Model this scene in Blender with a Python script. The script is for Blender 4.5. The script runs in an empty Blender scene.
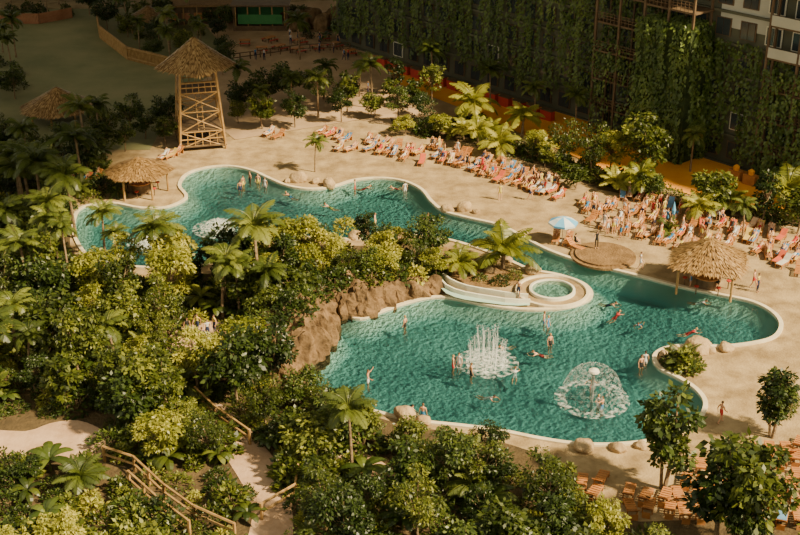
import bpy, bmesh, math, random
import numpy as np
from mathutils import Vector, Matrix, noise
random.seed(7); np.random.seed(7)
# ---------------------------------------------------------------- survey
TH=math.radians(25.0); FPX=1243.0; CH=46.0
def G(px,py,z=0.0):
    u=(px-400)/FPX; v=(py-267.5)/FPX
    t=(CH-z)/(math.sin(TH)+v*math.cos(TH))
    return Vector((u*t,(math.cos(TH)-v*math.sin(TH))*t,z))
def GP(l): return [(G(a,b).x,G(a,b).y) for a,b in l]
def smooth(pts,n=4):
    out=[];N=len(pts)
    for i in range(N):
        p0,p1,p2,p3=[Vector(pts[(i+k-1)%N]) for k in range(4)]
        for j in range(n):
            t=j/n
            q=0.5*((2*p1)+(p2-p0)*t+(2*p0-5*p1+4*p2-p3)*t*t+(3*p1-p0-3*p2+p3)*t**3)
            out.append((q.x,q.y))
    return out
def inpoly(x,y,P):
    c=False;j=len(P)-1
    for i in range(len(P)):
        if ((P[i][1]>y)!=(P[j][1]>y)) and (x<(P[j][0]-P[i][0])*(y-P[i][1])/(P[j][1]-P[i][1])+P[i][0]): c=not c
        j=i
    return c
# ---------------------------------------------------------------- materials
def newmat(name):
    m=bpy.data.materials.new(name); m.use_nodes=True
    nt=m.node_tree; nt.nodes.clear()
    return m,nt
def nd(nt,t,**k):
    n=nt.nodes.new(t)
    for a,b in k.items():
        if a in n.inputs.keys(): n.inputs[a].default_value=b
        else: setattr(n,a,b)
    return n
def c4(c): return (c[0],c[1],c[2],1)
def mat(name,c1,c2=None,scale=1.0,rough=.8,bump=0.0,bscale=None,spec=.3,metal=0):
    m,nt=newmat(name)
    o=nd(nt,'ShaderNodeOutputMaterial'); b=nd(nt,'ShaderNodeBsdfPrincipled')
    b.inputs['Roughness'].default_value=rough; b.inputs['Specular IOR Level'].default_value=spec
    b.inputs['Metallic'].default_value=metal
    nt.links.new(b.outputs[0],o.inputs[0])
    if c2 is None: c2=tuple(x*.8 for x in c1)
    tc=nd(nt,'ShaderNodeNewGeometry')
    n=nd(nt,'ShaderNodeTexNoise'); n.inputs['Scale'].default_value=scale; n.inputs['Detail'].default_value=8; n.inputs['Roughness'].default_value=.62
    nt.links.new(tc.outputs['Position'],n.inputs['Vector'])
    r=nd(nt,'ShaderNodeValToRGB'); r.color_ramp.elements[0].position=.35; r.color_ramp.elements[1].position=.65
    r.color_ramp.elements[0].color=c4(c1); r.color_ramp.elements[1].color=c4(c2)
    nt.links.new(n.outputs[0],r.inputs[0]); nt.links.new(r.outputs[0],b.inputs['Base Color'])
    if bump:
        n2=nd(nt,'ShaderNodeTexNoise'); n2.inputs['Scale'].default_value=bscale or scale*3; n2.inputs['Detail'].default_value=8
        nt.links.new(tc.outputs['Position'],n2.inputs['Vector'])
        bp=nd(nt,'ShaderNodeBump'); bp.inputs['Strength'].default_value=bump; bp.inputs['Distance'].default_value=.3
        nt.links.new(n2.outputs[0],bp.inputs['Height']); nt.links.new(bp.outputs[0],b.inputs['Normal'])
    return m
def leafmat(name,ca,cb,cc,trans=.35):
    m,nt=newmat(name)
    o=nd(nt,'ShaderNodeOutputMaterial')
    at=nd(nt,'ShaderNodeAttribute'); at.attribute_name='lv'
    oi=nd(nt,'ShaderNodeObjectInfo')
    mm=nd(nt,'ShaderNodeMath'); mm.operation='MULTIPLY_ADD'; mm.inputs[1].default_value=.55
    nt.links.new(at.outputs['Fac'],mm.inputs[0])
    m2=nd(nt,'ShaderNodeMath'); m2.operation='MULTIPLY'; m2.inputs[1].default_value=.45
    nt.links.new(oi.outputs['Random'],m2.inputs[0]); nt.links.new(m2.outputs[0],mm.inputs[2])
    r=nd(nt,'ShaderNodeValToRGB'); e=r.color_ramp.elements
    e[0].position=.1; e[0].color=c4(ca); e[1].position=.95; e[1].color=c4(cc)
    k=e.new(.6); k.color=c4(cb)
    nt.links.new(mm.outputs[0],r.inputs[0])
    b=nd(nt,'ShaderNodeBsdfPrincipled'); b.inputs['Roughness'].default_value=.42; b.inputs['Specular IOR Level'].default_value=.45
    nt.links.new(r.outputs[0],b.inputs['Base Color'])
    t=nd(nt,'ShaderNodeBsdfTranslucent'); nt.links.new(r.outputs[0],t.inputs[0])
    mx=nd(nt,'ShaderNodeMixShader'); mx.inputs[0].default_value=trans
    nt.links.new(b.outputs[0],mx.inputs[1]); nt.links.new(t.outputs[0],mx.inputs[2]); nt.links.new(mx.outputs[0],o.inputs[0])
    return m
M={}
M['sand']=mat('sand_paving',(.22,.148,.068),(.45,.325,.168),.5,.9,.25,6)
M['soil']=mat('jungle_soil',(.06,.042,.02),(.12,.08,.035),.8,.95,.5,4)
M['isl']=mat('bark_mulch',(.14,.08,.032),(.25,.15,.065),.9,.95,.5,5)
M['plaza']=mat('plaza_floor',(.17,.18,.08),(.25,.235,.115),.15,.85)
M['brownp']=mat('pink_paving',(.34,.23,.13),(.48,.33,.20),.3,.85)
M['orange']=mat('orange_terrace',(.75,.29,.03),(.85,.38,.05),.3,.8)
M['path']=mat('path_concrete',(.40,.25,.15),(.55,.37,.24),.6,.9,.2,5)
M['coping']=mat('coping_stone',(.60,.50,.33),(.74,.64,.45),.8,.7)
M['white']=mat('white_plaster',(.64,.60,.47),(.74,.70,.57),.8,.6)
M['rock']=mat('brown_rock',(.065,.038,.016),(.22,.135,.065),.8,.9,1.0,1.6)
M['boulder']=mat('tan_boulder',(.30,.20,.10),(.47,.34,.19),1.2,.85,.6,3)
M['bark']=mat('bark',(.15,.10,.055),(.30,.21,.12),3,.9,.4,8)
M['wood']=mat('lounger_wood',(.36,.14,.04),(.50,.22,.07),2,.6)
M['bamboo']=mat('bamboo_pole',(.27,.155,.055),(.42,.26,.105),2,.5)
M['thatch']=leafmat('thatch_straw',(.15,.085,.03),(.33,.195,.075),(.54,.36,.16),.1)
M['thatchb']=mat('thatch_under',(.15,.085,.035),(.24,.14,.06),3,.95)
M['leafd']=leafmat('leaf_dark',(.014,.027,.004),(.042,.068,.010),(.14,.175,.030),.3)
M['leafm']=leafmat('leaf_mid',(.024,.040,.005),(.085,.108,.014),(.29,.30,.050),.35)
M['leafy']=leafmat('leaf_yellow',(.11,.135,.015),(.30,.30,.04),(.58,.53,.11),.4)
M['palm']=leafmat('leaf_palm',(.035,.055,.009),(.11,.14,.022),(.27,.29,.06),.35)
M['ivy']=leafmat('leaf_ivy',(.045,.078,.012),(.135,.19,.034),(.32,.37,.08),.25)
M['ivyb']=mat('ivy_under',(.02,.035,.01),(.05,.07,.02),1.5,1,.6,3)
M['facade']=mat('facade_render',(.085,.085,.055),(.12,.12,.08),.3,.85)
M['panel']=mat('facade_panel',(.40,.40,.33),(.48,.47,.40),.2,.8)
M['dark']=mat('dark_timber',(.09,.055,.03),(.15,.10,.055),1,.7)
M['brick']=mat('red_brown_wall',(.28,.12,.06),(.36,.17,.09),.8,.9)
M['glass']=mat('window_glass',(.03,.04,.045),(.05,.06,.06),.3,.08,spec=.6)
M['red']=mat('red_paint',(.50,.05,.03),(.40,.04,.03),1,.6)
M['green']=mat('green_panel',(.03,.16,.05),(.05,.20,.06),.5,.6)
M['metal']=mat('steel',(.45,.45,.43),None,1,.35,metal=.8)
M['blue']=mat('parasol_blue',(.12,.36,.62),(.15,.42,.70),1,.8)
M['cloth']=mat('parasol_white',(.70,.76,.80),None,1,.8)
M['shadep']=mat('shade_slab_panel',(.3,.3,.3),None,.1,.8)
TOW=[mat('towel_%d'%i,c,None,3,.95) for i,c in enumerate([(.65,.60,.50),(.60,.12,.06),(.15,.3,.5),(.6,.42,.12),(.55,.27,.12),(.68,.46,.28)])]
def water(name,tint,bs=.5):
    m,nt=newmat(name)
    o=nd(nt,'ShaderNodeOutputMaterial'); g=nd(nt,'ShaderNodeNewGeometry')
    n=nd(nt,'ShaderNodeTexNoise'); n.inputs['Scale'].default_value=2.4; n.inputs['Detail'].default_value=5; n.inputs['Distortion'].default_value=.6
    nt.links.new(g.outputs['Position'],n.inputs['Vector'])
    bp=nd(nt,'ShaderNodeBump'); bp.inputs['Strength'].default_value=bs; bp.inputs['Distance'].default_value=.11
    nt.links.new(n.outputs[0],bp.inputs['Height'])
    gl=nd(nt,'ShaderNodeBsdfGlossy'); gl.inputs['Roughness'].default_value=.1
    fr=nd(nt,'ShaderNodeFresnel'); fr.inputs['IOR'].default_value=1.35
    tr=nd(nt,'ShaderNodeBsdfTransparent'); tr.inputs[0].default_value=c4(tint)
    mx=nd(nt,'ShaderNodeMixShader')
    for q in (gl,fr): nt.links.new(bp.outputs[0],q.inputs['Normal'])
    nt.links.new(fr.outputs[0],mx.inputs[0]); nt.links.new(tr.outputs[0],mx.inputs[1]); nt.links.new(gl.outputs[0],mx.inputs[2])
    nt.links.new(mx.outputs[0],o.inputs[0]); return m
M['water']=water('pool_water',(.74,.90,.90),.42)
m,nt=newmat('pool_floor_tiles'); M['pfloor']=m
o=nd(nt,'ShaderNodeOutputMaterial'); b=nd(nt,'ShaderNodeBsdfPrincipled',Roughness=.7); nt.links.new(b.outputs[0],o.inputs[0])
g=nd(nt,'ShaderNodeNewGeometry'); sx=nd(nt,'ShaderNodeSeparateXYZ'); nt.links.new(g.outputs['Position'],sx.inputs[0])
mr=nd(nt,'ShaderNodeMapRange'); mr.inputs['From Min'].default_value=-1.3; mr.inputs['From Max'].default_value=-.25  # floor colour darkens with depth, standing in for light the water absorbs
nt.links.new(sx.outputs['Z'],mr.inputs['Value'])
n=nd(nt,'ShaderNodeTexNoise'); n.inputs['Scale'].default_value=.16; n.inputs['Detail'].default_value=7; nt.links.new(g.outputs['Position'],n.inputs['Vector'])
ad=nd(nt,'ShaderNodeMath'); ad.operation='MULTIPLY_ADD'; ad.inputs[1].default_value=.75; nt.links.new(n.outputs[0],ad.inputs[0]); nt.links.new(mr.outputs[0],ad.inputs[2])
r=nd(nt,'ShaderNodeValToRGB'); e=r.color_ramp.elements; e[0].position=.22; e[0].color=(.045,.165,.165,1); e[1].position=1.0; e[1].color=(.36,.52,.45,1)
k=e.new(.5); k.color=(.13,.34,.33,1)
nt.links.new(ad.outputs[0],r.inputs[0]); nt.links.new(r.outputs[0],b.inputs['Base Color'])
def foam(name,lo,hi,sc):
    m,nt=newmat(name)
    o=nd(nt,'ShaderNodeOutputMaterial'); g=nd(nt,'ShaderNodeNewGeometry')
    n=nd(nt,'ShaderNodeTexNoise'); n.inputs['Scale'].default_value=sc; n.inputs['Detail'].default_value=8
    nt.links.new(g.outputs['Position'],n.inputs['Vector'])
    r=nd(nt,'ShaderNodeMapRange'); r.inputs['From Min'].default_value=lo; r.inputs['From Max'].default_value=hi
    nt.links.new(n.outputs[0],r.inputs['Value'])
    d=nd(nt,'ShaderNodeBsdfDiffuse'); d.inputs[0].default_value=(.85,.88,.85,1)
    t=nd(nt,'ShaderNodeBsdfTransparent'); mx=nd(nt,'ShaderNodeMixShader')
    nt.links.new(r.outputs[0],mx.inputs[0]); nt.links.new(t.outputs[0],mx.inputs[1]); nt.links.new(d.outputs[0],mx.inputs[2]); nt.links.new(mx.outputs[0],o.inputs[0])
    return m
M['foam']=foam('foam',.45,.95,3); M['foam2']=foam('foam_dense',.36,.80,4); M['mist']=foam('water_curtain',.48,1.6,4)
m,nt=newmat('spray_drops'); M['spray']=m
o=nd(nt,'ShaderNodeOutputMaterial'); d=nd(nt,'ShaderNodeBsdfDiffuse'); d.inputs[0].default_value=(.9,.92,.9,1); t=nd(nt,'ShaderNodeBsdfTransparent'); mx=nd(nt,'ShaderNodeMixShader'); mx.inputs[0].default_value=.65
nt.links.new(t.outputs[0],mx.inputs[1]); nt.links.new(d.outputs[0],mx.inputs[2]); nt.links.new(mx.outputs[0],o.inputs[0])
# ---------------------------------------------------------------- mesh builder
SC=bpy.context.scene.collection
class MB:
    def __init__(s): s.v=[];s.f=[];s.m=[];s.lv=[];s.mats=[]
    def mi(s,k):
        mt=M[k] if isinstance(k,str) else k
        if mt not in s.mats: s.mats.append(mt)
        return s.mats.index(mt)
    def add(s,V,F,k,lv=.5):
        o=len(s.v); s.v+= [tuple(p) for p in V]; s.f+=[tuple(i+o for i in f) for f in F]; s.m+=[s.mi(k)]*len(F)
        s.lv+= (list(lv) if hasattr(lv,'__len__') else [lv]*len(V))
    def box(s,c,sz,k,R=None,base=None):
        x,y,z=[a/2 for a in sz]; P=[Vector((a*x,b*y,d*z))+Vector(c) for a in(-1,1) for b in(-1,1) for d in(-1,1)]
        if R is not None: P=[R@p for p in P]
        if base is not None: P=[p+Vector(base) for p in P]
        s.add(P,[(0,1,3,2),(4,6,7,5),(0,4,5,1),(2,3,7,6),(0,2,6,4),(1,5,7,3)],k)
    def tube(s,pts,rad,k,n=7,lv=.5):
        pts=[Vector(p) for p in pts]
        if not hasattr(rad,'__len__'): rad=[rad]*len(pts)
        V=[]
        for i,p in enumerate(pts):
            d=(pts[min(i+1,len(pts)-1)]-pts[max(i-1,0)]).normalized()
            a=d.orthogonal().normalized() if abs(d.z)<.95 else Vector((1,0,0)); a=(a-d*a.dot(d)).normalized(); b_=d.cross(a)
            for j in range(n):
                t=2*math.pi*j/n; V.append(p+(a*math.cos(t)+b_*math.sin(t))*rad[i])
        F=[(i*n+j,i*n+(j+1)%n,(i+1)*n+(j+1)%n,(i+1)*n+j) for i in range(len(pts)-1) for j in range(n)]
        F.append(tuple(range(n))[::-1]); F.append(tuple(range((len(pts)-1)*n,len(pts)*n)))
        s.add(V,F,k,lv)
    def leaves(s,C,D,N,L,W,k,lv=None):
        C=np.asarray(C,float);D=np.asarray(D,float);N=np.asarray(N,float)
        D=D/(np.linalg.norm(D,axis=1)[:,None]+1e-9); S=np.cross(D,N); S=S/(np.linalg.norm(S,axis=1)[:,None]+1e-9)
        n=len(C); L=np.broadcast_to(L,(n,))[:,None]; W=np.broadcast_to(W,(n,))[:,None]
        V=np.stack([C,C+D*L*.45+S*W*.5,C+D*L,C+D*L*.45-S*W*.5],1).reshape(-1,3)
        if lv is None: lv=np.random.rand(n)
        o=len(s.v); s.v+=V.tolist(); s.f+=(np.arange(4*n).reshape(n,4)+o).tolist(); s.m+=[s.mi(k)]*n; s.lv+=np.repeat(lv,4).tolist()
    def ico(s,c,sc,k,sub=3,seed=0,amp=.25,freq=1.0,R=None):
        bm=bmesh.new(); bmesh.ops.create_icosphere(bm,subdivisions=sub,radius=1)
        V=[]
        for v in bm.verts:
            p=v.co.copy(); q=p*freq+Vector((seed*3.1,seed*7.7,seed))
            f=1+amp*noise.noise(q)*1.6+amp*.5*noise.noise(q*2.7)+amp*.25*noise.noise(q*6)
            p=Vector((p.x*sc[0],p.y*sc[1],p.z*sc[2]))*f
            if R is not None: p=R@p
            V.append(p+Vector(c))
        F=[tuple(v.index for v in f.verts) for f in bm.faces]; bm.free(); s.add(V,F,k)
    def mesh(s,name,sm=False):
        me=bpy.data.meshes.new(name); me.from_pydata(s.v,[],s.f)
        for mt in s.mats: me.materials.append(mt)
        me.polygons.foreach_set('material_index',s.m)
        a=me.attributes.new('lv','FLOAT','POINT'); a.data.foreach_set('value',s.lv)
        if sm: me.polygons.foreach_set('use_smooth',[True]*len(s.f))
        me.update(); return me
    def obj(s,name,loc=(0,0,0),sm=False,rz=0): return place(name,s.mesh(name,sm),loc,rz)
def place(name,me,loc=(0,0,0),rz=0,sc=1,parent=None):
    ob=bpy.data.objects.new(name,me); ob.location=loc; ob.rotation_euler=(0,0,rz)
    ob.scale=(sc,sc,sc) if not hasattr(sc,'__len__') else sc
    SC.objects.link(ob)
    if parent: ob.parent=parent
    return ob
def fill(name,outer,holes,z,k,thick=0):
    cu=bpy.data.curves.new(name,'CURVE'); cu.dimensions='2D'; cu.fill_mode='BOTH'
    for P in [outer]+holes:
        sp=cu.splines.new('POLY'); sp.points.add(len(P)-1)
        for i,p in enumerate(P): sp.points[i].co=(p[0],p[1],0,1)
        sp.use_cyclic_u=True
    cu.extrude=thick
    ob=bpy.data.objects.new('tmp',cu); SC.objects.link(ob); bpy.context.view_layer.update()
    me=bpy.data.meshes.new_from_object(ob.evaluated_get(bpy.context.evaluated_depsgraph_get()))
    bpy.data.objects.remove(ob); me.name=name; me.materials.clear(); me.materials.append(M[k])
    for p in me.polygons: p.material_index=0
    return place(name,me,(0,0,z))
# ---------------------------------------------------------------- pool
PO=[(188,198),(181,186),(188,175),(205,169),(228,167),(250,171),(268,179),(288,187),(312,190),(335,187),(355,181),(380,179),(403,182),(420,190),(430,202),(443,212),(468,219),(498,226),(522,238),(545,250),(575,261),(610,270),(650,280),(690,290),(725,297),(752,303),(771,313),(779,325),(772,337),(750,343),(720,346),(690,345),(664,348),(652,357),(658,369),(677,379),(694,390),(703,403),(698,417),(682,430),(650,440),(612,444),(575,443),(540,438),(500,430),(460,425),(415,420),(375,411),(335,400),(306,390),(295,375),(300,362),(318,350),(330,335),(322,318),(335,314),(360,320),(382,313),(405,305),(430,299),(450,299),(475,304),(505,309),(535,311),(565,309),(588,302),(593,293),(583,283),(560,275),(530,269),(505,258),(475,247),(445,239),(405,235),(360,239),(320,238),(285,236),(258,240),(240,250),(215,262),(175,268),(130,266),(95,260),(78,240),(76,220),(84,208),(110,204),(140,209),(168,208)]
POOL=smooth(GP(PO),4)
def area(P): return sum(P[i-1][0]*P[i][1]-P[i][0]*P[i-1][1] for i in range(len(P)))/2
SGN=1 if area(POOL)>0 else -1
def offset(P,d):
    out=[];N=len(P)
    for i in range(N):
        a=Vector(P[i-2]);b=Vector(P[(i+2)%N]); t=(b-a).normalized(); nrm=Vector((t.y,-t.x))*SGN
        out.append((P[i][0]+nrm.x*d,P[i][1]+nrm.y*d))
    return out
fill('ground',[(-110,30),(110,30),(110,260),(-110,260)],[POOL],0,'sand')
fill('pool_water_surface',POOL,[],-.12,'water')
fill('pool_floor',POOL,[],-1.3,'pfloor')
mb=MB();N=len(POOL); IN=offset(POOL,-1.8)
V=[(p[0],p[1],.02) for p in POOL]+[(p[0],p[1],-.35) for p in POOL]+[(p[0],p[1],-1.29) for p in IN]
F=[]
for a in range(2):
    for i in range(N): F.append((a*N+i,a*N+(i+1)%N,(a+1)*N+(i+1)%N,(a+1)*N+i))
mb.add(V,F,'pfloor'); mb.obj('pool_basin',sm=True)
mb=MB(); OUT=offset(POOL,.34)
V=[(p[0],p[1],-.1) for p in POOL]+[(p[0],p[1],.14) for p in POOL]+[(p[0],p[1],.14) for p in OUT]+[(p[0],p[1],0) for p in OUT]
F=[(a*N+i,a*N+(i+1)%N,(a+1)*N+(i+1)%N,(a+1)*N+i) for a in range(3) for i in range(N)]
mb.add(V,F,'coping'); mb.obj('pool_coping')
SOIL=GP([(-60,190),(60,195),(70,245),(92,270),(130,276),(178,278),(222,271),(250,258),(268,248),(290,244),(360,246),(405,242),(440,247),(440,292),(425,293),(400,298),(380,306),(360,313),(335,307),(312,314),(320,335),(312,346),(290,360),(286,377),(300,394),(332,404),(372,416),(412,427),(460,433),(500,442),(540,456),(580,484),(600,504),(640,522),(860,524),(860,660),(-60,660)])
fill('jungle_soil_bed',smooth(SOIL,3),[],.03,'soil')
fill('island_mulch_bed',smooth(GP([(440,248),(470,257),(498,267),(522,276),(515,285),(480,288),(445,286)]),4),[],.05,'isl')
fill('plaza_floor',GP([(-80,10),(190,8),(235,60),(180,95),(150,150),(90,150),(-80,150)]),[],.03,'plaza')
fill('paved_promenade',GP([(190,8),(345,0),(380,45),(470,78),(520,110),(440,135),(360,120),(235,140),(180,95),(235,60)]),[],.05,'brownp')
fill('orange_terrace_floor',GP([(372,50),(470,74),(560,105),(640,135),(720,160),(830,190),(840,222),(760,208),(690,195),(610,172),(540,142),(470,112),(400,85)]),[],.07,'orange')
fill('garden_soil_bed',GP([(390,118),(470,120),(540,148),(610,178),(690,200),(760,212),(830,222),(830,232),(720,216),(600,190),(560,172),(480,145),(395,132)]),[],.09,'soil')
P1=GP([(-30,432),(25,432),(50,424),(78,421),(104,432),(111,448),(90,462),(50,458),(20,464),(-30,470)])
P2=GP([(205,405),(228,408),(250,430),(280,468),(292,505),(288,560),(245,560),(252,520),(245,490),(222,450)])
P3=GP([(330,455),(360,452),(410,478),(450,492),(440,505),(390,490)])
P4=GP([(175,330),(215,322),(236,335),(228,358),(190,362),(172,350)])
for P in (P1,P2,P3,P4): fill('garden_path',smooth(P,3),[],.06,'path')
def ring(mb,prof,k,n=40): 
    V=[(r*math.cos(2*math.pi*i/n),r*math.sin(2*math.pi*i/n),z) for r,z in prof for i in range(n)]
    mb.add(V,[(a*n+i,a*n+(i+1)%n,(a+1)*n+(i+1)%n,(a+1)*n+i) for a in range(len(prof)-1) for i in range(n)],k)
mb=MB(); ring(mb,[(2.9,0),(2.9,.2),(2.5,.2),(2.5,.35),(.01,.35)],'isl'); mb.obj('round_step_platform',G(603,257))
mb=MB()
ring(mb,[(3.1,0),(3.08,.3),(2.85,.32),(2.8,.15)],'coping'); ring(mb,[(2.85,.16),(1.7,.18)],'sand'); ring(mb,[(1.95,.1),(1.93,.42),(1.73,.45),(1.68,.2),(1.5,-.1)],'white'); ring(mb,[(1.68,.05),(.01,.05)],'pfloor'); ring(mb,[(1.74,.33),(.01,.33)],'water')
mb.obj('whirlpool_tub',G(552,293))
mb=MB()
def ribbon(mb,pts,h,t,k,z0=0):
    P=[Vector((p[0],p[1],0)) for p in pts]; V=[];n=len(P)
    for i,p in enumerate(P):
        d=(P[min(i+1,n-1)]-P[max(i-1,0)]).normalized(); s_=Vector((-d.y,d.x,0))*t/2; hh=h*(1-.35*i/(n-1))
        V+=[p-s_+Vector((0,0,z0)),p-s_+Vector((0,0,hh)),p+s_+Vector((0,0,hh)),p+s_+Vector((0,0,z0))]
    F=[(4*i+a,4*i+a+1,4*i+a+5,4*i+a+4) for i in range(n-1) for a in range(3)]+[(0,1,2,3),(4*n-1,4*n-2,4*n-3,4*n-4)]
    mb.add(V,F,k)
FRW=[(441,288),(446,293),(455,297),(465,299.5),(478,301.5),(490,303),(505,305),(518,305.5),(530,305)]; BKW=[(443,282),(450,287),(458,290.5),(467,293),(479,295),(490,296.5),(505,298.5),(518,299.5),(528,300)]
ribbon(mb,GP(FRW),.85,.16,'white'); ribbon(mb,GP(BKW),.85,.16,'white')
for i in range(8): mb.add([G(*FRW[i],.5-.04*i),G(*FRW[i+1],.46-.04*i),G(*BKW[i+1],.46-.04*i),G(*BKW[i],.5-.04*i)],[(0,1,2,3)],'pfloor')
mb.obj('water_slide_channel')
# ---------------------------------------------------------------- rocks
mb=MB()
CL=[(293,364,2.0,2.2),(304,355,1.8,2.5),(315,344,1.6,2.5),(320,332,1.6,2.3),(300,340,2.2,2.8),(318,320,1.6,1.9),(331,312,1.5,1.8),(345,314,1.5,1.7),(361,313,1.7,1.7),(378,306,1.7,1.6),(395,300,1.6,1.5),(413,296,1.5,1.4),(430,293,1.3,1.1),(350,304,2.0,1.9),(385,298,1.9,1.8),(288,380,1.4,1.7),(282,352,2.2,2.6)]
for i,(a,b_,r,h) in enumerate(CL):
    g_=G(a,b_-3); mb.ico((g_.x,g_.y,-.3),(r,r*.85,h*1.3),'rock',4,i+1,.26,1.7)
mb.obj('rock_cliff',sm=False)
RK=[(299,181,.9,.7),(316,183,.5,.4),(329,186,.8,.6),(447,211,.7,.5),(464,210,.8,.6),(405,419,.9,.7),(423,423,.6,.4),(686,362,.8,.7),(697,349,1.1,.6),(703,345,.6,.4),(673,352,.5,.4),(584,449,.8,.45),(618,450,.6,.35),(355,238,.7,.55),(726,349,.7,.35),(532,272,.8,.5),(398,238,.6,.5),(664,356,.5,.3),(345,407,.7,.5),(476,213,.4,.3),(288,182,.4,.3),(640,447,.5,.3),(710,352,.5,.3),(508,262,.5,.35),(470,262,.6,.4),(490,272,.5,.35)]
for i,(a,b_,r,h) in enumerate(RK):
    mb=MB(); mb.ico((0,0,h*.45),(r,r*.8,h),'boulder',3,i+30,.2,1.1); mb.obj('boulder',G(a,b_),sm=True,rz=i)
# ---------------------------------------------------------------- thatch structures
def thatch(mb,z0,z1,R,n=40,rows=9,per=70,sides=6):
    def rr(t,a):
        k=math.cos(math.pi/sides)/math.cos(((a)%(2*math.pi/sides))-math.pi/sides); k=1-(1-k)*.8*t
        return R*(t**1.12)*k+.05
    V=[(0,0,z1)];F=[];m=8
    for j in range(1,m+1):
        t=j/m
        for i in range(n):
            a=2*math.pi*i/n; V.append((rr(t,a)*math.cos(a),rr(t,a)*math.sin(a),z1+(z0-z1)*t))
    for i in range(n): F.append((0,1+i,1+(i+1)%n))
    for j in range(m-1):
        for i in range(n): F.append((1+j*n+i,1+(j+1)*n+i,1+(j+1)*n+(i+1)%n,1+j*n+(i+1)%n))
    o=1+(m-1)*n; F.append(tuple(o+i for i in range(n)))
    mb.add(V,F,'thatchb')
    C=[];D=[];Nn=[]
    for q in range(rows):
        t=(q+.3)/rows; cnt=int(per*(t+.15))
        for i in range(cnt):
            a=2*math.pi*(i+random.random())/cnt; tt=t+random.uniform(-.04,.04); tt=max(tt,.01); r=rr(tt,a)
            C.append((r*math.cos(a),r*math.sin(a),z1+(z0-z1)*tt+.05+.05*random.random()))
            dz=(z0-z1)/R; D.append((math.cos(a)+random.uniform(-.1,.1),math.sin(a)+random.uniform(-.1,.1),dz+.08))
            Nn.append((-dz*math.cos(a),-dz*math.sin(a),1))
    mb.leaves(C,D,Nn,np.random.uniform(.7,1.1,len(C))*R/3.2*.55,np.random.uniform(.08,.15,len(C))*R/3,'thatch')
def hut(R=3.3,eh=2.2,ph=2.2,sides=6,counter=True):
    mb=MB(); thatch(mb,eh,eh+ph,R,per=200,sides=sides)
    for i in range(sides):
        a=2*math.pi*i/sides; mb.tube([(R*.8*math.cos(a),R*.8*math.sin(a),0),(R*.8*math.cos(a),R*.8*math.sin(a),eh+.25)],.11,'bamboo')
        a2=2*math.pi*(i+1)/sides; mb.tube([(R*.8*math.cos(a),R*.8*math.sin(a),eh),(R*.8*math.cos(a2),R*.8*math.sin(a2),eh)],.08,'bamboo')
    if counter:
        mb.tube([(0,0,0),(0,0,1.05)],[.9,.9],'dark',12); mb.tube([(0,0,1.05),(0,0,1.13)],1.15,'wood',16)
        mb.tube([(0,0,1),(0,0,eh+ph-.2)],.12,'bamboo')
        for i in range(6):
            a=i*1.05+.4; mb.tube([(1.8*math.cos(a),1.8*math.sin(a),0),(1.8*math.cos(a),1.8*math.sin(a),.7)],.05,'dark'); mb.tube([(1.8*math.cos(a),1.8*math.sin(a),.7),(1.8*math.cos(a),1.8*math.sin(a),.78)],.2,'red',10)
    return mb
hut(3.9,2.5,2.0,4).obj('thatched_beach_hut',G(706,287),rz=.45)
hut(3.4,2.3,1.4).obj('thatched_beach_hut',G(141,192),rz=.1)
hut(4.4,1.6,2.4,sides=8,counter=False).obj('thatched_pavilion',G(60,120))
hut(3.2,2.4,1.8,counter=False).obj('thatched_pavilion',G(150,34))
mb=MB(); H=8.6; w0=2.5; w1=1.9
def tp(sx_,sy_,z): 
    w=w0+(w1-w0)*z/H; return (sx_*w,sy_*w,z)
cs=[(-1,-1),(1,-1),(1,1),(-1,1)]
for c in cs: mb.tube([tp(*c,0),tp(*c,H+.6)],.15,'bamboo')
for i in range(4):
    a,b_=cs[i],cs[(i+1)%4]
    for z in (.5,1.3,2.1,4.3,6.4,7.0,7.5,H): mb.tube([tp(*a,z),tp(*b_,z)],.075,'bamboo')
    for z0_,z1_ in ((2.1,4.3),(4.3,6.4),(.3,2.1)):
        mb.tube([tp(*a,z0_),tp(*b_,z1_)],.07,'bamboo'); mb.tube([tp(*b_,z0_),tp(*a,z1_)],.07,'bamboo')
    for q in range(1,6):
        f=q/6; p=[tp(a[0]+(b_[0]-a[0])*f,a[1]+(b_[1]-a[1])*f,z) for z in (6.4,7.5)]; mb.tube(p,.04,'bamboo',5)
        p=[tp(a[0]+(b_[0]-a[0])*f,a[1]+(b_[1]-a[1])*f,z) for z in (.5,2.1)]; mb.tube(p,.05,'bamboo',5)
mb.box((0,0,6.35),(4.1,4.1,.12),'dark'); mb.box((0,0,2.1),(4.6,4.6,.1),'dark'); mb.box((0,0,.5),(5.2,5.2,.12),'dark')
mb.tube([(-.3,-1.9,2.1),(-.3,-.3,6.4)],.06,'bamboo'); mb.tube([(.3,-1.9,2.1),(.3,-.3,6.4)],.06,'bamboo')
for q in range(9): mb.tube([(-.3,-1.9+1.6*q/9,2.1+4.3*q/9),(.3,-1.9+1.6*q/9,2.1+4.3*q/9)],.04,'bamboo',5)
thatch(mb,H+.2,H+3.4,4.4,per=230,sides=4)
mb.obj('bamboo_watchtower',G(201,143),rz=.25)
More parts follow.
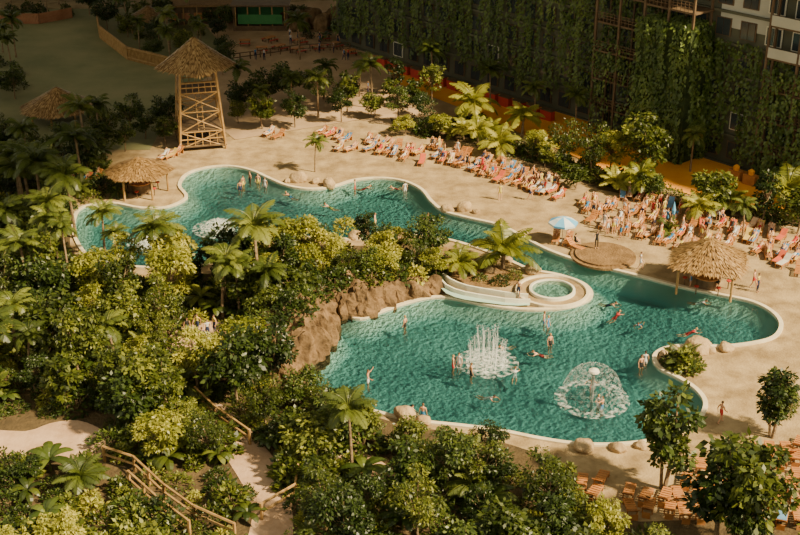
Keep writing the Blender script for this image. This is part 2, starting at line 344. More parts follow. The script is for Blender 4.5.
# ---------------------------------------------------------------- plants
def rnd(a,b): return random.uniform(a,b)
def broad(seed,h,spread,nb,per,ls,k,asp=.55,trunkh=.4,lowc=.66):
    random.seed(seed); np.random.seed(seed); mb=MB()
    top=Vector((rnd(-.3,.3),rnd(-.3,.3),h*trunkh)); mb.tube([(0,0,-.1),(top.x*.5,top.y*.5,h*trunkh*.5),top],[h*.022,h*.018,h*.014],'bark')
    for b in range(nb):
        while True:
            p=Vector((rnd(-1,1),rnd(-1,1),rnd(-1,1)))
            if .35<p.length<1: break
        c=Vector((p.x*spread,p.y*spread,h*lowc+p.z*h*(1-lowc)*.85)); mb.tube([top,(top+c)/2+Vector((0,0,.1)),c],[h*.009,h*.006,.02],'bark',4)
        r=spread*rnd(.24,.42); n=int(per*rnd(.6,1.3)); bl=rnd(-.28,.25)
        d=np.random.normal(size=(n,3)); d/=np.linalg.norm(d,axis=1)[:,None]
        rad=r*np.random.uniform(.5,1.15,n)[:,None]; P=d*rad*np.array([1,1,.7])+np.array(c)
        Nn=d*.6+np.array([0,0,.8])+np.random.normal(size=(n,3))*.5
        D=d*np.array([1,1,.2])+np.random.normal(size=(n,3))*.5+np.array([0,0,-.35])
        L=ls*np.random.uniform(.6,1.35,n)
        mb.leaves(P,D,Nn,L,L*asp,k,np.clip(np.random.rand(n)*.8+.1+bl,0,1))
    return mb.mesh('tree_mesh')
def palm(seed,h,fl,nf,k='palm',droop=1.0,tr=.14,up=.9):
    random.seed(seed); np.random.seed(seed); mb=MB(); lx,ly=rnd(-.08,.08)*h,rnd(-.08,.08)*h
    pts=[(lx*(t**2),ly*(t**2),h*t-.1) for t in (0,.25,.5,.75,1)]
    mb.tube(pts,[tr*1.3,tr,tr*.9,tr*.85,tr*.8],'bark')
    for i in range(nf):
        a=2.4*i+rnd(-.2,.2); e=math.radians(rnd(-10,75)) if i>3 else math.radians(80); L=fl*rnd(.8,1.1); m=9; P=[]
        p=Vector((lx,ly,h-.1)); ang=e*up+.1
        for j in range(m):
            P.append(p.copy()); st=L/(m-1); p=p+Vector((math.cos(a)*math.cos(ang),math.sin(a)*math.cos(ang),math.sin(ang)))*st; ang-=droop*(1.5+.6*j/m)/m*1.15
        mb.tube(P,[.035*(1-j/m)+.008 for j in range(m)],k,4,.9)
        side=Vector((-math.sin(a),math.cos(a),0)); C=[];D=[];Nn=[];LL=[]
        for j in range(1,26):
            t=j/25*(m-1)-.01; q=int(t); f=t-q; c=P[q]*(1-f)+P[q+1]*f; tg=(P[q+1]-P[q]).normalized(); up_=side.cross(tg)
            if up_.z<0: up_=-up_
            ll=fl*.30*math.sin(math.pi*min(1,(j/25)*.85+.12))**.7
            for s_ in (-1,1):
                C.append(c); D.append(side*s_+tg*.55-Vector((0,0,.35+rnd(0,.3)))); Nn.append(up_+side*s_*.4); LL.append(ll*rnd(.85,1.1))
        mb.leaves(C,D,Nn,np.array(LL),fl*.045+.02,k,np.full(len(C),rnd(.1,.9)))
    return mb.mesh('palm_mesh')
def banana(seed,h,nf,k='leafm'):
    random.seed(seed); np.random.seed(seed); mb=MB()
    mb.tube([(0,0,-.1),(0,0,h*.35)],[.12,.07],'palm')
    for i in range(nf):
        a=2.4*i+rnd(-.3,.3); ang=rnd(.7,1.4); p=Vector((0,0,h*.3)); L=h*rnd(.7,.95); m=8; V=[];F=[]; side=Vector((-math.sin(a),math.cos(a),0))
        for j in range(m):
            w=.22*h*.55*math.sin(math.pi*min(1,max(.04,(j/(m-1)-.15)/.85)))**.6+.02 if j>0 else .02
            V+=[p-side*w-Vector((0,0,w*.3)),p,p+side*w-Vector((0,0,w*.3))]
            p=p+Vector((math.cos(a)*math.cos(ang),math.sin(a)*math.cos(ang),math.sin(ang)))*L/(m-1); ang-=.32
        for j in range(m-1):
            for q in (0,1): F.append((3*j+q,3*j+q+1,3*j+q+4,3*j+q+3))
        mb.add(V,F,k,rnd(0,1))
    return mb.mesh('banana_mesh')
def shrub(seed,r,h,n,ls,k,asp=.5):
    random.seed(seed); np.random.seed(seed); mb=MB()
    d=np.random.normal(size=(n,3)); d[:,2]=np.abs(d[:,2]); d/=np.linalg.norm(d,axis=1)[:,None]
    lump=np.array([1+.35*noise.noise(Vector(q)*2.2+Vector((seed,0,0))) for q in d])[:,None]
    P=d*np.array([r,r,h])*np.random.uniform(.7,1,n)[:,None]*lump; D=d*np.array([1,1,.3])+np.random.normal(size=(n,3))*.5; Nn=d*.5+np.array([0,0,.8])+np.random.normal(size=(n,3))*.3
    L=ls*np.random.uniform(.6,1.3,n); mb.leaves(P,D,Nn,L,L*asp,k)
    for i in range(7):
        a=rnd(0,6.28); mb.tube([(0,0,-.05),(math.cos(a)*r*.3,math.sin(a)*r*.3,h*.4),(math.cos(a)*r*.6,math.sin(a)*r*.6,h*.7)],.025,'bark',4)
    return mb.mesh('shrub_mesh')
T={}
T['bd']=[broad(11,6,2.3,22,130,.38,'leafd'),broad(12,6,2.0,18,150,.30,'leafd',.5),broad(13,6,2.5,22,100,.46,'leafd',.6),broad(14,6,1.7,20,130,.34,'leafd',.5,.3,.58)]
T['bm']=[broad(21,6,2.2,22,125,.36,'leafm'),broad(22,6,1.9,18,150,.29,'leafm',.45),broad(23,6,2.5,24,95,.48,'leafm',.6),broad(24,6,1.6,15,95,.50,'leafm',.6,.3,.6)]
T['by']=[broad(31,6,2.1,22,120,.36,'leafy'),broad(32,6,1.8,18,130,.32,'leafy',.5)]
T['sl']=[broad(41,6,1.6,18,70,.36,'leafm',.6,.45,.62),broad(42,6,1.4,15,75,.36,'leafd',.6,.4,.58)]
T['pt']=[palm(51,6,2.6,18,'palm',1.0),palm(52,5.4,2.4,16,'palm',1.15),palm(53,6.5,2.8,20,'palm',.95)]
T['ps']=[palm(61,1.6,2.6,16,'palm',.8,.18),palm(62,1.0,2.4,14,'palm',.75,.14)]
T['py']=[palm(71,1.2,2.8,18,'leafy',.8,.16),palm(72,2.0,2.4,16,'leafy',.9,.14)]
T['ba']=[banana(81,3.2,9),banana(82,2.8,8,'leafm'),banana(83,3.4,9,'leafd')]
T['s']=[shrub(91,1.1,1.3,420,.30,'leafd'),shrub(92,1.2,1.1,420,.26,'leafm'),shrub(93,1.0,1.5,380,.36,'leafm',.6),shrub(94,1.0,1.0,420,.24,'leafd',.6),shrub(95,.9,1.0,380,.28,'leafy')]
random.seed(5); np.random.seed(5)
NM={'bd':'broadleaf_tree','bm':'broadleaf_tree','by':'ficus_tree','sl':'slender_tree','pt':'palm_tree','ps':'fan_palm','py':'areca_palm','ba':'banana_plant','s':'shrub'}
HREF={'bd':6,'bm':6,'by':6,'sl':6,'pt':7,'ps':2.8,'py':2.8,'ba':3,'s':1.2}
def plant(k,x,y,h,i=None,z=0,parent=None):
    me=random.choice(T[k]) if i is None else T[k][i%len(T[k])]
    s=h/HREF[k]; w=max(s,.55) if k in('bd','bm','by') else s
    if k in('bd','bm','by') and h>5.2: w*=.88
    return place(NM[k],me,(x,y,z),rnd(0,6.28),(w*rnd(.85,1.15),w*rnd(.85,1.15),s),parent)
def PL(k,px,py,h,i=None,z=0): g_=G(px,py); plant(k,g_.x,g_.y,h,i,z)
CLEAR=[POOL,P1,P2,P3,P4,GP([(378,400),(420,422),(510,432),(520,458),(440,446),(380,432)]),GP([(25,108),(95,108),(98,138),(22,138)]),GP([(55,456),(111,446),(128,470),(60,480)]),GP([(100,455),(140,470),(200,515),(190,535),(130,500),(98,470)])]
TALL=CLEAR+[GP([(-60,420),(108,418),(145,458),(212,490),(200,405),(260,425),(312,470),(318,590),(235,610),(190,570),(-60,530)]),GP([(165,330),(240,330),(240,390),(165,390)]),GP([(330,450),(460,490),(460,520),(400,530),(325,490)]),GP([(95,262),(285,236),(285,246),(235,285),(95,285)]),GP([(22,108),(98,108),(98,158),(20,158)])]
def pdist(x,y): return min((x-p[0])**2+(y-p[1])**2 for p in POOL[::2])**.5
def scatter(poly,kinds,hr,sp,z=0,und=None,clear=None,tries=4000,near=None):
    clear=clear or (CLEAR if und else TALL)
    P=GP(poly); xs=[p[0] for p in P]; ys=[p[1] for p in P]; pts=[]
    for _ in range(tries):
        x,y=rnd(min(xs),max(xs)),rnd(min(ys),max(ys))
        if not inpoly(x,y,P) or any(inpoly(x,y,c) for c in clear): continue
        if any((x-a)**2+(y-b)**2<sp*sp for a,b in pts): continue
        if und and pdist(x,y)<1.2: continue
        k=random.choice(kinds); h=rnd(*hr)
        if near:
            h=min(h,near*pdist(x,y)+.7)
            if h<2.6: k=random.choice(['bd','bm','s'])
        if k in('ps','py','ba'): h=rnd(1.4,2.2) if und else rnd(2.0,3.0)
        if k=='pt' and not near: h+=1.0
        if k=='s': h=rnd(.7,1.6)
        pts.append((x,y)); plant(k,x,y,h,z=z,parent=und)
    return len(pts)
und=bpy.data.objects.new('jungle_undergrowth',None); SC.objects.link(und)
LEFT=[(-40,285),(60,262),(100,285),(180,292),(225,285),(262,268),(285,262),(282,300),(262,330),(262,370),(280,398),(290,410),(215,402),(180,402),(110,415),(-40,415)]
BOT=[(110,425),(205,405),(300,440),(380,448),(470,455),(520,468),(560,500),(610,535),(600,575),(860,585),(860,640),(-40,640),(-40,480),(110,460)]
c1=scatter(LEFT,['bd','bd','bm','bd','bm','pt','bm','ba','sl','bm','pt','by'],(3.4,6.4),2.8)
c2=scatter(BOT,['bd','bm','bd','by','bd','bm','bm','bd','sl','bm'],(2.8,5.0),2.7,near=.66)
ISL=[(240,268),(300,256),(400,256),(436,262),(436,284),(400,290),(340,298),(300,316),(285,330),(262,330),(240,300)]
c3=scatter(ISL,['bm','by','bd','by','bd','sl','bm'],(2.8,4.6),2.7,z=.2)
UL=[(-40,130),(20,150),(55,160),(105,155),(85,195),(60,205),(62,262),(-40,285)]
c4_=scatter(UL,['bd','pt','pt','bm','bd','pt'],(3.6,6.2),3.1)
c5=scatter([(230,108),(370,95),(425,110),(425,128),(350,122),(300,128),(240,132)],['bd','pt','bd','bm'],(3,5.5),3.1)
c6=scatter([(100,132),(170,128),(172,150),(100,160)],['bd','bd','bm'],(3.5,5.2),3.0)
for pl in (LEFT,BOT,UL,ISL): scatter(pl,['s','s','s','s','s','s','s','ba','ps'] if pl is not ISL else ['s'],(1,1),1.3,und=und,tries=7500)
scatter([(395,120),(470,122),(540,150),(610,180),(690,201),(760,213),(830,222),(830,230),(720,214),(600,188),(560,170),(480,143),(395,130)],['s','s','s','py','s'],(1,1),1.5,und=und,tries=6000)
scatter([(90,165),(110,170),(120,200),(90,205),(75,190)],['s','s','ps'],(1,1),1.6,und=und,tries=600)
scatter([(-60,2),(95,6),(95,-30),(-60,-30)],['bd','pt','bd'],(5,9),4.0,tries=1500)
scatter([(150,8),(230,2),(350,0),(350,-30),(150,-30)],['bd','pt','bd'],(5,9),4.0,tries=1500)
scatter([(95,16),(130,14),(180,26),(230,18),(228,80),(180,66),(135,52),(105,34)],['bd','s','pt','ba','bm'],(2.5,4.8),3.0,tries=2500)
scatter([(292,20),(372,20),(385,40),(352,46),(300,38)],['s','bd','ba'],(2,3.5),3.0,tries=900)
scatter([(-20,50),(18,50),(16,110),(-20,125)],['pt','s','bd'],(3,5),3.0,tries=1200)
scatter([(-20,12),(95,8),(95,18),(-20,20)],['bd','s','pt'],(3,5),3.0,tries=1200)
BELT=[('pt',100,150,6.5),('pt',12,70,5),('pt',45,232,7.5),('pt',76,238,7),('pt',22,215,7),('pt',106,262,5.5),('pt',160,292,7),('pt',118,268,4),('pt',60,270,6.5),('pt',30,300,6),('bm',225,285,3.6),('sl',195,292,4),('pt',315,172,3.6),
('pt',352,474,5.2),('pt',240,318,5.5),('py',503,268,3.8),('py',460,278,2.4),('s',345,230,1.4),('s',320,232,1),('sl',432,104,5.5),('pt',432,94,6.5),('py',472,125,4.2),('py',478,148,3),('py',522,135,3.3),('by',535,156,3),('bm',565,166,5.2),('bm',592,178,6.2),('by',610,174,4.8),('bm',560,178,3),
('pt',490,108,5),('pt',535,120,5.2),('pt',575,134,5),('pt',690,172,5.5),('sl',637,180,7.6),('sl',647,184,7),('pt',650,150,6),('bd',650,200,3),('bm',708,214,4.6),('pt',742,240,4.6),('sl',762,222,5.5),('py',786,215,4),('sl',792,180,6.5),('bm',797,234,4.5),('py',700,222,2.6),('py',640,196,3),('bm',545,170,3),('py',500,154,3),('bm',575,190,2.6),('by',440,136,2.6),('by',405,136,2.6),('ps',720,216,2.6),
('sl',664,490,7.8,1),('sl',661,488,6.0,0),('sl',733,552,8.6,0),('sl',715,548,7.2,1),('sl',752,556,7.6,0),('bd',738,560,5.6,3),('sl',772,438,5.6),('bm',774,434,4.2,1),('sl',770,436,5.2,1),('bm',545,520,5.0,1),('bd',448,497,5.4,1),('bm',478,494,4.6,1),('sl',405,505,5),('ps',682,366,2.0),('s',676,366,1.4),('s',690,368,1.2),('s',683,370,1.4),
('by',302,276,5.4,0,.2),('by',325,280,4.8,1,.2),('by',385,278,4.4,1,.2),('bm',415,278,3.6,1,.2),('ps',668,236,2),('s',620,560,1.6),('s',650,552,1.5),('s',590,560,1.6),('ba',600,568,2.2),('pt',235,105,6),('sl',395,95,5),('pt',300,60,6),('pt',170,50,6.5),('pt',128,30,7),('sl',165,425,5.2),('bm',150,415,5),('bd',30,482,1.9),('s',20,470,1.2),('s',5,472,1.4),
('bd',303,408,3.2,0),('bm',322,420,3.0,1),('bd',345,432,3.2,2),('bm',368,440,2.8,0),('s',312,404,1.2),('s',335,412,1.2),('s',358,420,1.2),
('s',335,304,1.6,0,1.5),('s',350,300,1.5,3,1.6),('s',372,298,1.6,1,1.5),('s',395,293,1.5,0,1.2),('s',305,338,1.6,0,2.7),('s',296,348,1.7,3,2.5),('s',415,290,1.4,4,1.0),('s',318,318,1.4,0,1.8),('bd',290,345,3.4,1,1.3),('bm',345,292,3.2,1,.8),('bd',370,290,3.0,0,.8),
('s',450,262,.9),('s',468,272,.8),('s',490,262,.8),('s',515,278,.8),('s',480,280,.7),('s',500,284,.8)]
for t in BELT: PL(*t)
# ---------------------------------------------------------------- ivy building
A=Vector((-9,175,0)); B=Vector((52,105,0)); dv=(B-A); LW=dv.length; ex=dv.normalized()
mb=MB(); HB=21.5; random.seed(9)
mb.box((LW/2,5,HB/2),(LW,10,HB),'facade')
mb.box((67,-.06,17.5),(6,.12,6),'panel'); mb.box((80,-.05,18),(10,.1,5.5),'panel')
for fl in range(0,7):
    z=3.2*fl+.1; mb.box((LW/2,-.2,z),(LW,.4,.25),'facade')
    for i in range(int(LW/3)):
        x=1.5+3*i; pale=(x>70 and fl>=4) or random.random()<.04
        mb.box((x,-.13,z+1.6),(1.9,.1,1.9),'white' if pale else 'dark'); mb.box((x-.42,-.2,z+1.6),(.76,.08,1.7),'glass'); mb.box((x+.42,-.2,z+1.6),(.76,.08,1.7),'glass')
def frame(x0,x1,d,z0,z1,pan=None):
    for x in (x0,(x0+x1)/2,x1):
        for y in (-.6,-d): mb.box((x,y,(z0+z1)/2),(.22,.22,z1-z0),'dark')
    for fl in range(0,7):
        z=3.2*fl
        if z>z1 or z<z0: continue
        mb.box(((x0+x1)/2,-d/2,z),(x1-x0+.3,d,.2),'dark'); 
        for zz in (.5,.8,1.1): mb.box(((x0+x1)/2,-d,z+zz),(x1-x0,.06,.06),'dark')
        for q in range(int((x1-x0)/.5)): mb.box((x0+.5*q,-d,z+.6),(.05,.05,1.1),'dark')
        if pan and fl>=4: mb.box(((x0+x1)/2,-d-.05,z+.6),(x1-x0,.08,1.0),pan)
frame(50,56.5,3.0,0,20); frame(71,78,1.8,0,20,'panel'); frame(57,63.2,3.6,14,20)
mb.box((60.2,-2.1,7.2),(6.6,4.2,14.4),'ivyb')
for i in range(14): mb.box((14+2.3*i,-3.4,.6),(1.7,.7,1.2),'red'); mb.box((14+2.3*i,-3.4,1.25),(1.8,.8,.12),'dark')
ob=place('hotel_building',mb.mesh('hotel_building'),A); ob.rotation_euler=(0,0,math.atan2(ex.y,ex.x))
np.random.seed(3); random.seed(3)
mb=MB(); C=[];lv=[]
def curtain(x0,x1,y,ztop,zbot,dens,face=0):
    n=int((x1-x0)*(ztop-zbot)*dens)
    for _ in range(n):
        xx=rnd(x0,x1); e=zbot+1.8*noise.noise(Vector((xx*1.3,y,3))) ; zz=rnd(max(.1,e),ztop); bulge=.3+.8*noise.noise(Vector((xx*.8,zz*.18,y)))
        if noise.noise(Vector((xx*1.3,zz*.12,y+9)))<-.30: continue
        C.append((xx,y-max(.05,bulge),zz) if not face else (y+face*max(.05,bulge),xx,zz)); lv.append(min(1,max(0,.5+.8*noise.noise(Vector((xx*1.1,zz*.22,y+5)))+rnd(-.25,.25))))
for (x0,x1,zt,zb) in [(.0,7,20,2),(7.2,14,20,3),(14.5,21,20,2.5),(21.3,28,20,2.5),(28.3,35,20,2.6),(35.3,42,20,2.5),(42.3,50,20,2.5),(50,57,20,6),(63.5,71,13.5,1.5),(71,92,12.5,1)]:
    curtain(x0,x1,-.4,zt,zb,22)
curtain(50,56.5,-3.1,11,1,8); curtain(56.9,63.5,-4.2,14.6,.5,28); curtain(-4.2,0,56.9,14.6,.5,22,-1); curtain(-4.2,0,63.5,14.6,.5,26,1); curtain(71,78,-1.9,12,.8,18)
for _ in range(900): C.append((rnd(56.9,63.5),rnd(-4.3,0),14.5+rnd(0,.4))); lv.append(rnd(.3,1))
n=len(C); D=np.random.normal(size=(n,3))*.45+np.array([0,-.3,-1]); Nn=np.random.normal(size=(n,3))*.4+np.array([0,-1,.45])
L=np.random.uniform(.3,.55,n); mb.leaves(np.array(C),D,Nn,L,L*.6,'ivy',np.array(lv))
ob=place('ivy_curtain',mb.mesh('ivy'),A); ob.rotation_euler=(0,0,math.atan2(ex.y,ex.x))
# ---------------------------------------------------------------- fences and back structures
def fence(name,pl,h,rails,gap,k,pr=.06):
    mb=MB(); P=[Vector((p[0],p[1],0)) for p in GP(pl)]
    for i in range(len(P)-1):
        a,b_=P[i],P[i+1]; n=max(1,int((b_-a).length/gap))
        for j in range(n+1): q=a.lerp(b_,j/n); mb.tube([q,q+Vector((0,0,h))],pr,k,5)
        for z in rails: mb.tube([a+Vector((0,0,z)),b_+Vector((0,0,z))],pr*.8,k,5)
    mb.obj(name)
fence('bamboo_fence',[(97,20),(100,38),(128,60),(175,72)],1.9,(.4,1.7),.28,'bamboo',.1)
fence('timber_fence',[(-20,24),(40,24),(72,18)],1.6,(.3,.8,1.4),.22,'brick',.1)
fence('wooden_railing',[(105,462),(135,472),(165,500),(195,522),(235,540)],1.25,(.6,1.2),1.6,'bamboo',.11)
fence('wooden_railing',[(130,487),(160,514),(190,537)],1.25,(.6,1.2),1.6,'bamboo',.11)
fence('wooden_railing',[(196,402),(215,420),(250,445)],1.25,(.6,1.2),1.6,'bamboo',.11)
fence('wooden_railing',[(262,520),(296,500),(300,470)],1.25,(.6,1.2),1.6,'bamboo',.11)
fence('wooden_railing',[(230,62),(300,52),(350,50)],1.1,(.5,1.05),1.4,'dark',.08)
mb=MB(); mb.box((0,0,.4),(8,4,.8),'dark'); mb.box((0,1.8,2.2),(8,.25,3.4),'green'); mb.box((-3.9,0,2),(.25,3.6,3.2),'dark'); mb.box((3.9,0,2),(.25,3.6,3.2),'dark'); mb.box((0,0,3.8),(8.6,4.4,.25),'dark'); mb.box((0,-2.0,1.8),(6.5,.15,1.4),'green')
for i in range(5): mb.tube([(-3.6+1.8*i,-1.9,.8),(-3.6+1.8*i,-1.9,3.7)],.09,'bamboo')
mb.obj('stage_pavilion',G(262,28))
for (a,b_,s_) in [(300,30,1.5),(312,27,1.9),(325,31,1.5),(338,28,2.0),(352,33,1.6),(290,26,1.4),(364,37,1.3)]:
    mb=MB(); mb.ico((0,0,s_*.5),(s_,s_*.9,s_*1.2),'rock',3,a,.25,1.3); mb.obj('rock',G(a,b_))
mb=MB(); mb.box((0,0,1.4),(10,3,2.8),'dark'); mb.box((0,-.3,2.95),(11,4,.3),'thatchb')
for i in range(6): mb.tube([(-5+2*i,-1.9,0),(-5+2*i,-1.9,2.9)],.1,'bamboo'); mb.box((-4.5+1.8*i,-1.53,1.2),(1.2,.06,1.2),'brick' if i%2 else 'wood')
mb.obj('bar_kiosk',G(205,22),rz=.1)
for (a,b_) in [(245,45),(262,52),(280,50),(298,53),(318,50),(335,48),(325,40),(270,42),(300,44),(350,55),(370,62)]:
    mb=MB(); mb.box((0,0,.75),(1.6,.9,.07),'wood'); 
    for sx_ in(-.65,.65):
        for sy_ in (-.35,.35): mb.box((sx_,sy_,.37),(.08,.08,.74),'dark')
    for sy_ in (-.85,.85): mb.box((0,sy_,.45),(1.6,.35,.06),'red'); mb.box((-.6,sy_,.22),(.08,.3,.44),'dark'); mb.box((.6,sy_,.22),(.08,.3,.44),'dark')
    mb.obj('picnic_table',G(a,b_),rz=rnd(0,1))
# ---------------------------------------------------------------- loungers
def lounger(mb,base,rz,tow=None):
    R=Matrix.Rotation(rz,3,'Z')
    for sx_ in (-.3,.3):
        mb.box((sx_,-.35,.33),(.06,1.3,.07),'wood',R,base)
        for yy in (-.9,.25): mb.box((sx_,yy,.16),(.07,.07,.32),'wood',R,base)
    for q in range(6): mb.box((0,-.93+.24*q,.38),(.66,.17,.03),'wood',R,base)
    Rb=R@Matrix.Rotation(math.radians(40),3,'X'); bb=Vector(base)+R@Vector((0,.3,.36))
    for q in range(4): mb.box((0,.1+.19*q,.02),(.66,.14,.03),'wood',Rb,bb)
    for sx_ in (-.3,.3): mb.box((sx_,.38,0),(.05,.8,.05),'wood',Rb,bb)
    mb.box((0,.75,.2),(.5,.05,.45),'wood',R,base)
    if tow is not None:
        mb.box((0,-.35,.42),(.55,1.25,.03),tow,R,base); mb.box((0,.38,.06),(.55,.75,.03),tow,Rb,bb)
LP=[]
def row(a,b_,gap=1.0,face=None,skip=.12,tp=.45):
    mb=MB(); p,q=G(*a),G(*b_); d=q-p; n=int(d.length/gap); ang=math.atan2(d.y,d.x)
    for i in range(n+1):
        if random.random()<skip: continue
        c=p+d*(i/max(1,n))+Vector((rnd(-.2,.2),rnd(-.5,.5),0)); rz=(ang if face is None else face)+rnd(-.35,.35)
        t=random.choice(TOW) if random.random()<tp else None
        lounger(mb,c,rz,t); LP.append((c,rz))
    mb.obj('sun_lounger_row')
for a,b_ in [((268,136),(292,138)),((322,134),(345,142)),((330,148),(350,150)),((368,142),(420,155)),((372,150),(420,163)),((432,147),(556,186)),((436,158),(560,197)),((462,168),(540,192)),
             ((585,203),(735,238)),((588,213),(725,247)),((592,223),(640,235)),((640,235),(690,249)),((620,196),(690,212)),((745,238),(800,262)),((752,230),(812,252)),((760,252),(800,274)),((700,223),(740,234)),
             ((185,152),(165,160)),((95,178),(70,186))]:
    row(a,b_,tp=.45,skip=.14,face=-.5)
for a,b_ in [((590,496),(715,502)),((600,508),(700,514)),((745,462),(812,448)),((752,476),(812,462)),((758,492),(812,480)),((745,508),(812,500)),((690,488),(740,492)),((760,524),(812,518)),((560,486),(600,486)),((700,470),(740,464))]:
    row(a,b_,face=2.9,tp=.1)
def parasol(px,py,h=2.4,r=1.35,closed=False):
    mb=MB(); mb.tube([(0,0,0),(0,0,h)],.03,'metal'); mb.tube([(0,0,0),(0,0,.12)],.3,'white',12)
    n=8
    if closed: mb.tube([(0,0,h*.45),(0,0,h*.7),(0,0,h+.05)],[.1,.2,.02],'blue',8)
    else:
        for i in range(n):
            a=2*math.pi*i/n;b_=2*math.pi*(i+1)/n
            mb.add([(0,0,h+.1),(r*.5*math.cos(a),r*.5*math.sin(a),h-.08),(r*.5*math.cos(b_),r*.5*math.sin(b_),h-.08),(r*math.cos(a),r*math.sin(a),h-.42),(r*math.cos(b_),r*math.sin(b_),h-.42),(r*math.cos(a),r*math.sin(a),h-.6),(r*math.cos(b_),r*math.sin(b_),h-.6)],[(0,1,2),(1,3,4,2),(3,5,6,4)],'blue' if i%2 else 'cloth')
    mb.obj('beach_parasol',G(px,py))
parasol(562,242); parasol(672,228,2.6,closed=True)
# ---------------------------------------------------------------- fountains
def drops(mb,P,r):
    for p in P:
        s_=r*rnd(.6,1.4); x,y,z=p
        mb.add([(x+s_,y,z),(x-s_,y,z),(x,y+s_,z),(x,y-s_,z),(x,y,z+s_*1.8),(x,y,z-s_*1.8)],[(0,2,4),(2,1,4),(1,3,4),(3,0,4),(2,0,5),(1,2,5),(3,1,5),(0,3,5)],'spray')
mb=MB(); ring(mb,[(.01,-.05),(1.6,-.05)],'foam2'); ring(mb,[(1.5,-.06),(2.4,-.06)],'foam')
for i in range(22):
    a=2*math.pi*i/22; r=1.3; h=1.8+rnd(-.5,.6)
    if i%2: r=.7; h+=.9
    P=[(math.cos(a)*(r+.3*t*t*.6),math.sin(a)*(r+.2*t*t),-.1+h*(1-(1-t)**2)) for t in (0,.35,.7,1)]
    mb.tube(P,[.02,.018,.012,.004],'spray',5)
    for _ in range(90):
        t=rnd(0,1)**.6; q=rnd(0,6.28); rr_=.03+.09*t+.2*rnd(0,1)**3; drops(mb,[(math.cos(a)*r+rr_*math.cos(q),math.sin(a)*r+rr_*math.sin(q),h*t-.05)],.013)
drops(mb,[(rnd(-1.6,1.6),rnd(-1.6,1.6),rnd(-.05,.35)) for _ in range(400)],.016)
mb.obj('jet_fountain',G(487,362))
mb=MB(); ring(mb,[(1.9,-.06),(2.7,-.06)],'foam'); mb.tube([(0,0,-1.3),(0,0,2.3)],.1,'metal',10); mb.tube([(0,0,2.15),(0,0,2.3),(0,0,2.42)],[.4,.35,.1],'white',16)
ring(mb,[(.4,2.45),(1.1,2.35),(1.7,1.85),(2.1,1.0),(2.35,-.1)],'mist')
for _ in range(1100):
    a=rnd(0,6.28);t=rnd(0,1)**.7; r=.4+2*t**.7; drops(mb,[(r*math.cos(a),r*math.sin(a),2.45-2.5*t**2.0)],.012)
mb.obj('mushroom_fountain',G(592,398))
for (a,b_,s_) in ((218,228,1.0),(148,243,.8)):
    mb=MB(); ring(mb,[(.01,-.04),(1.2*s_,-.04)],'foam2'); ring(mb,[(1.1*s_,-.05),(2.4*s_,-.05)],'foam')
    for _ in range(900):
        q=rnd(0,6.28);t=random.random(); r=1.7*t*s_; drops(mb,[(r*math.cos(q),r*math.sin(q),rnd(0,.9)*(1-t*t)*s_)],.022)
    mb.obj('bubbling_fountain',G(a,b_))
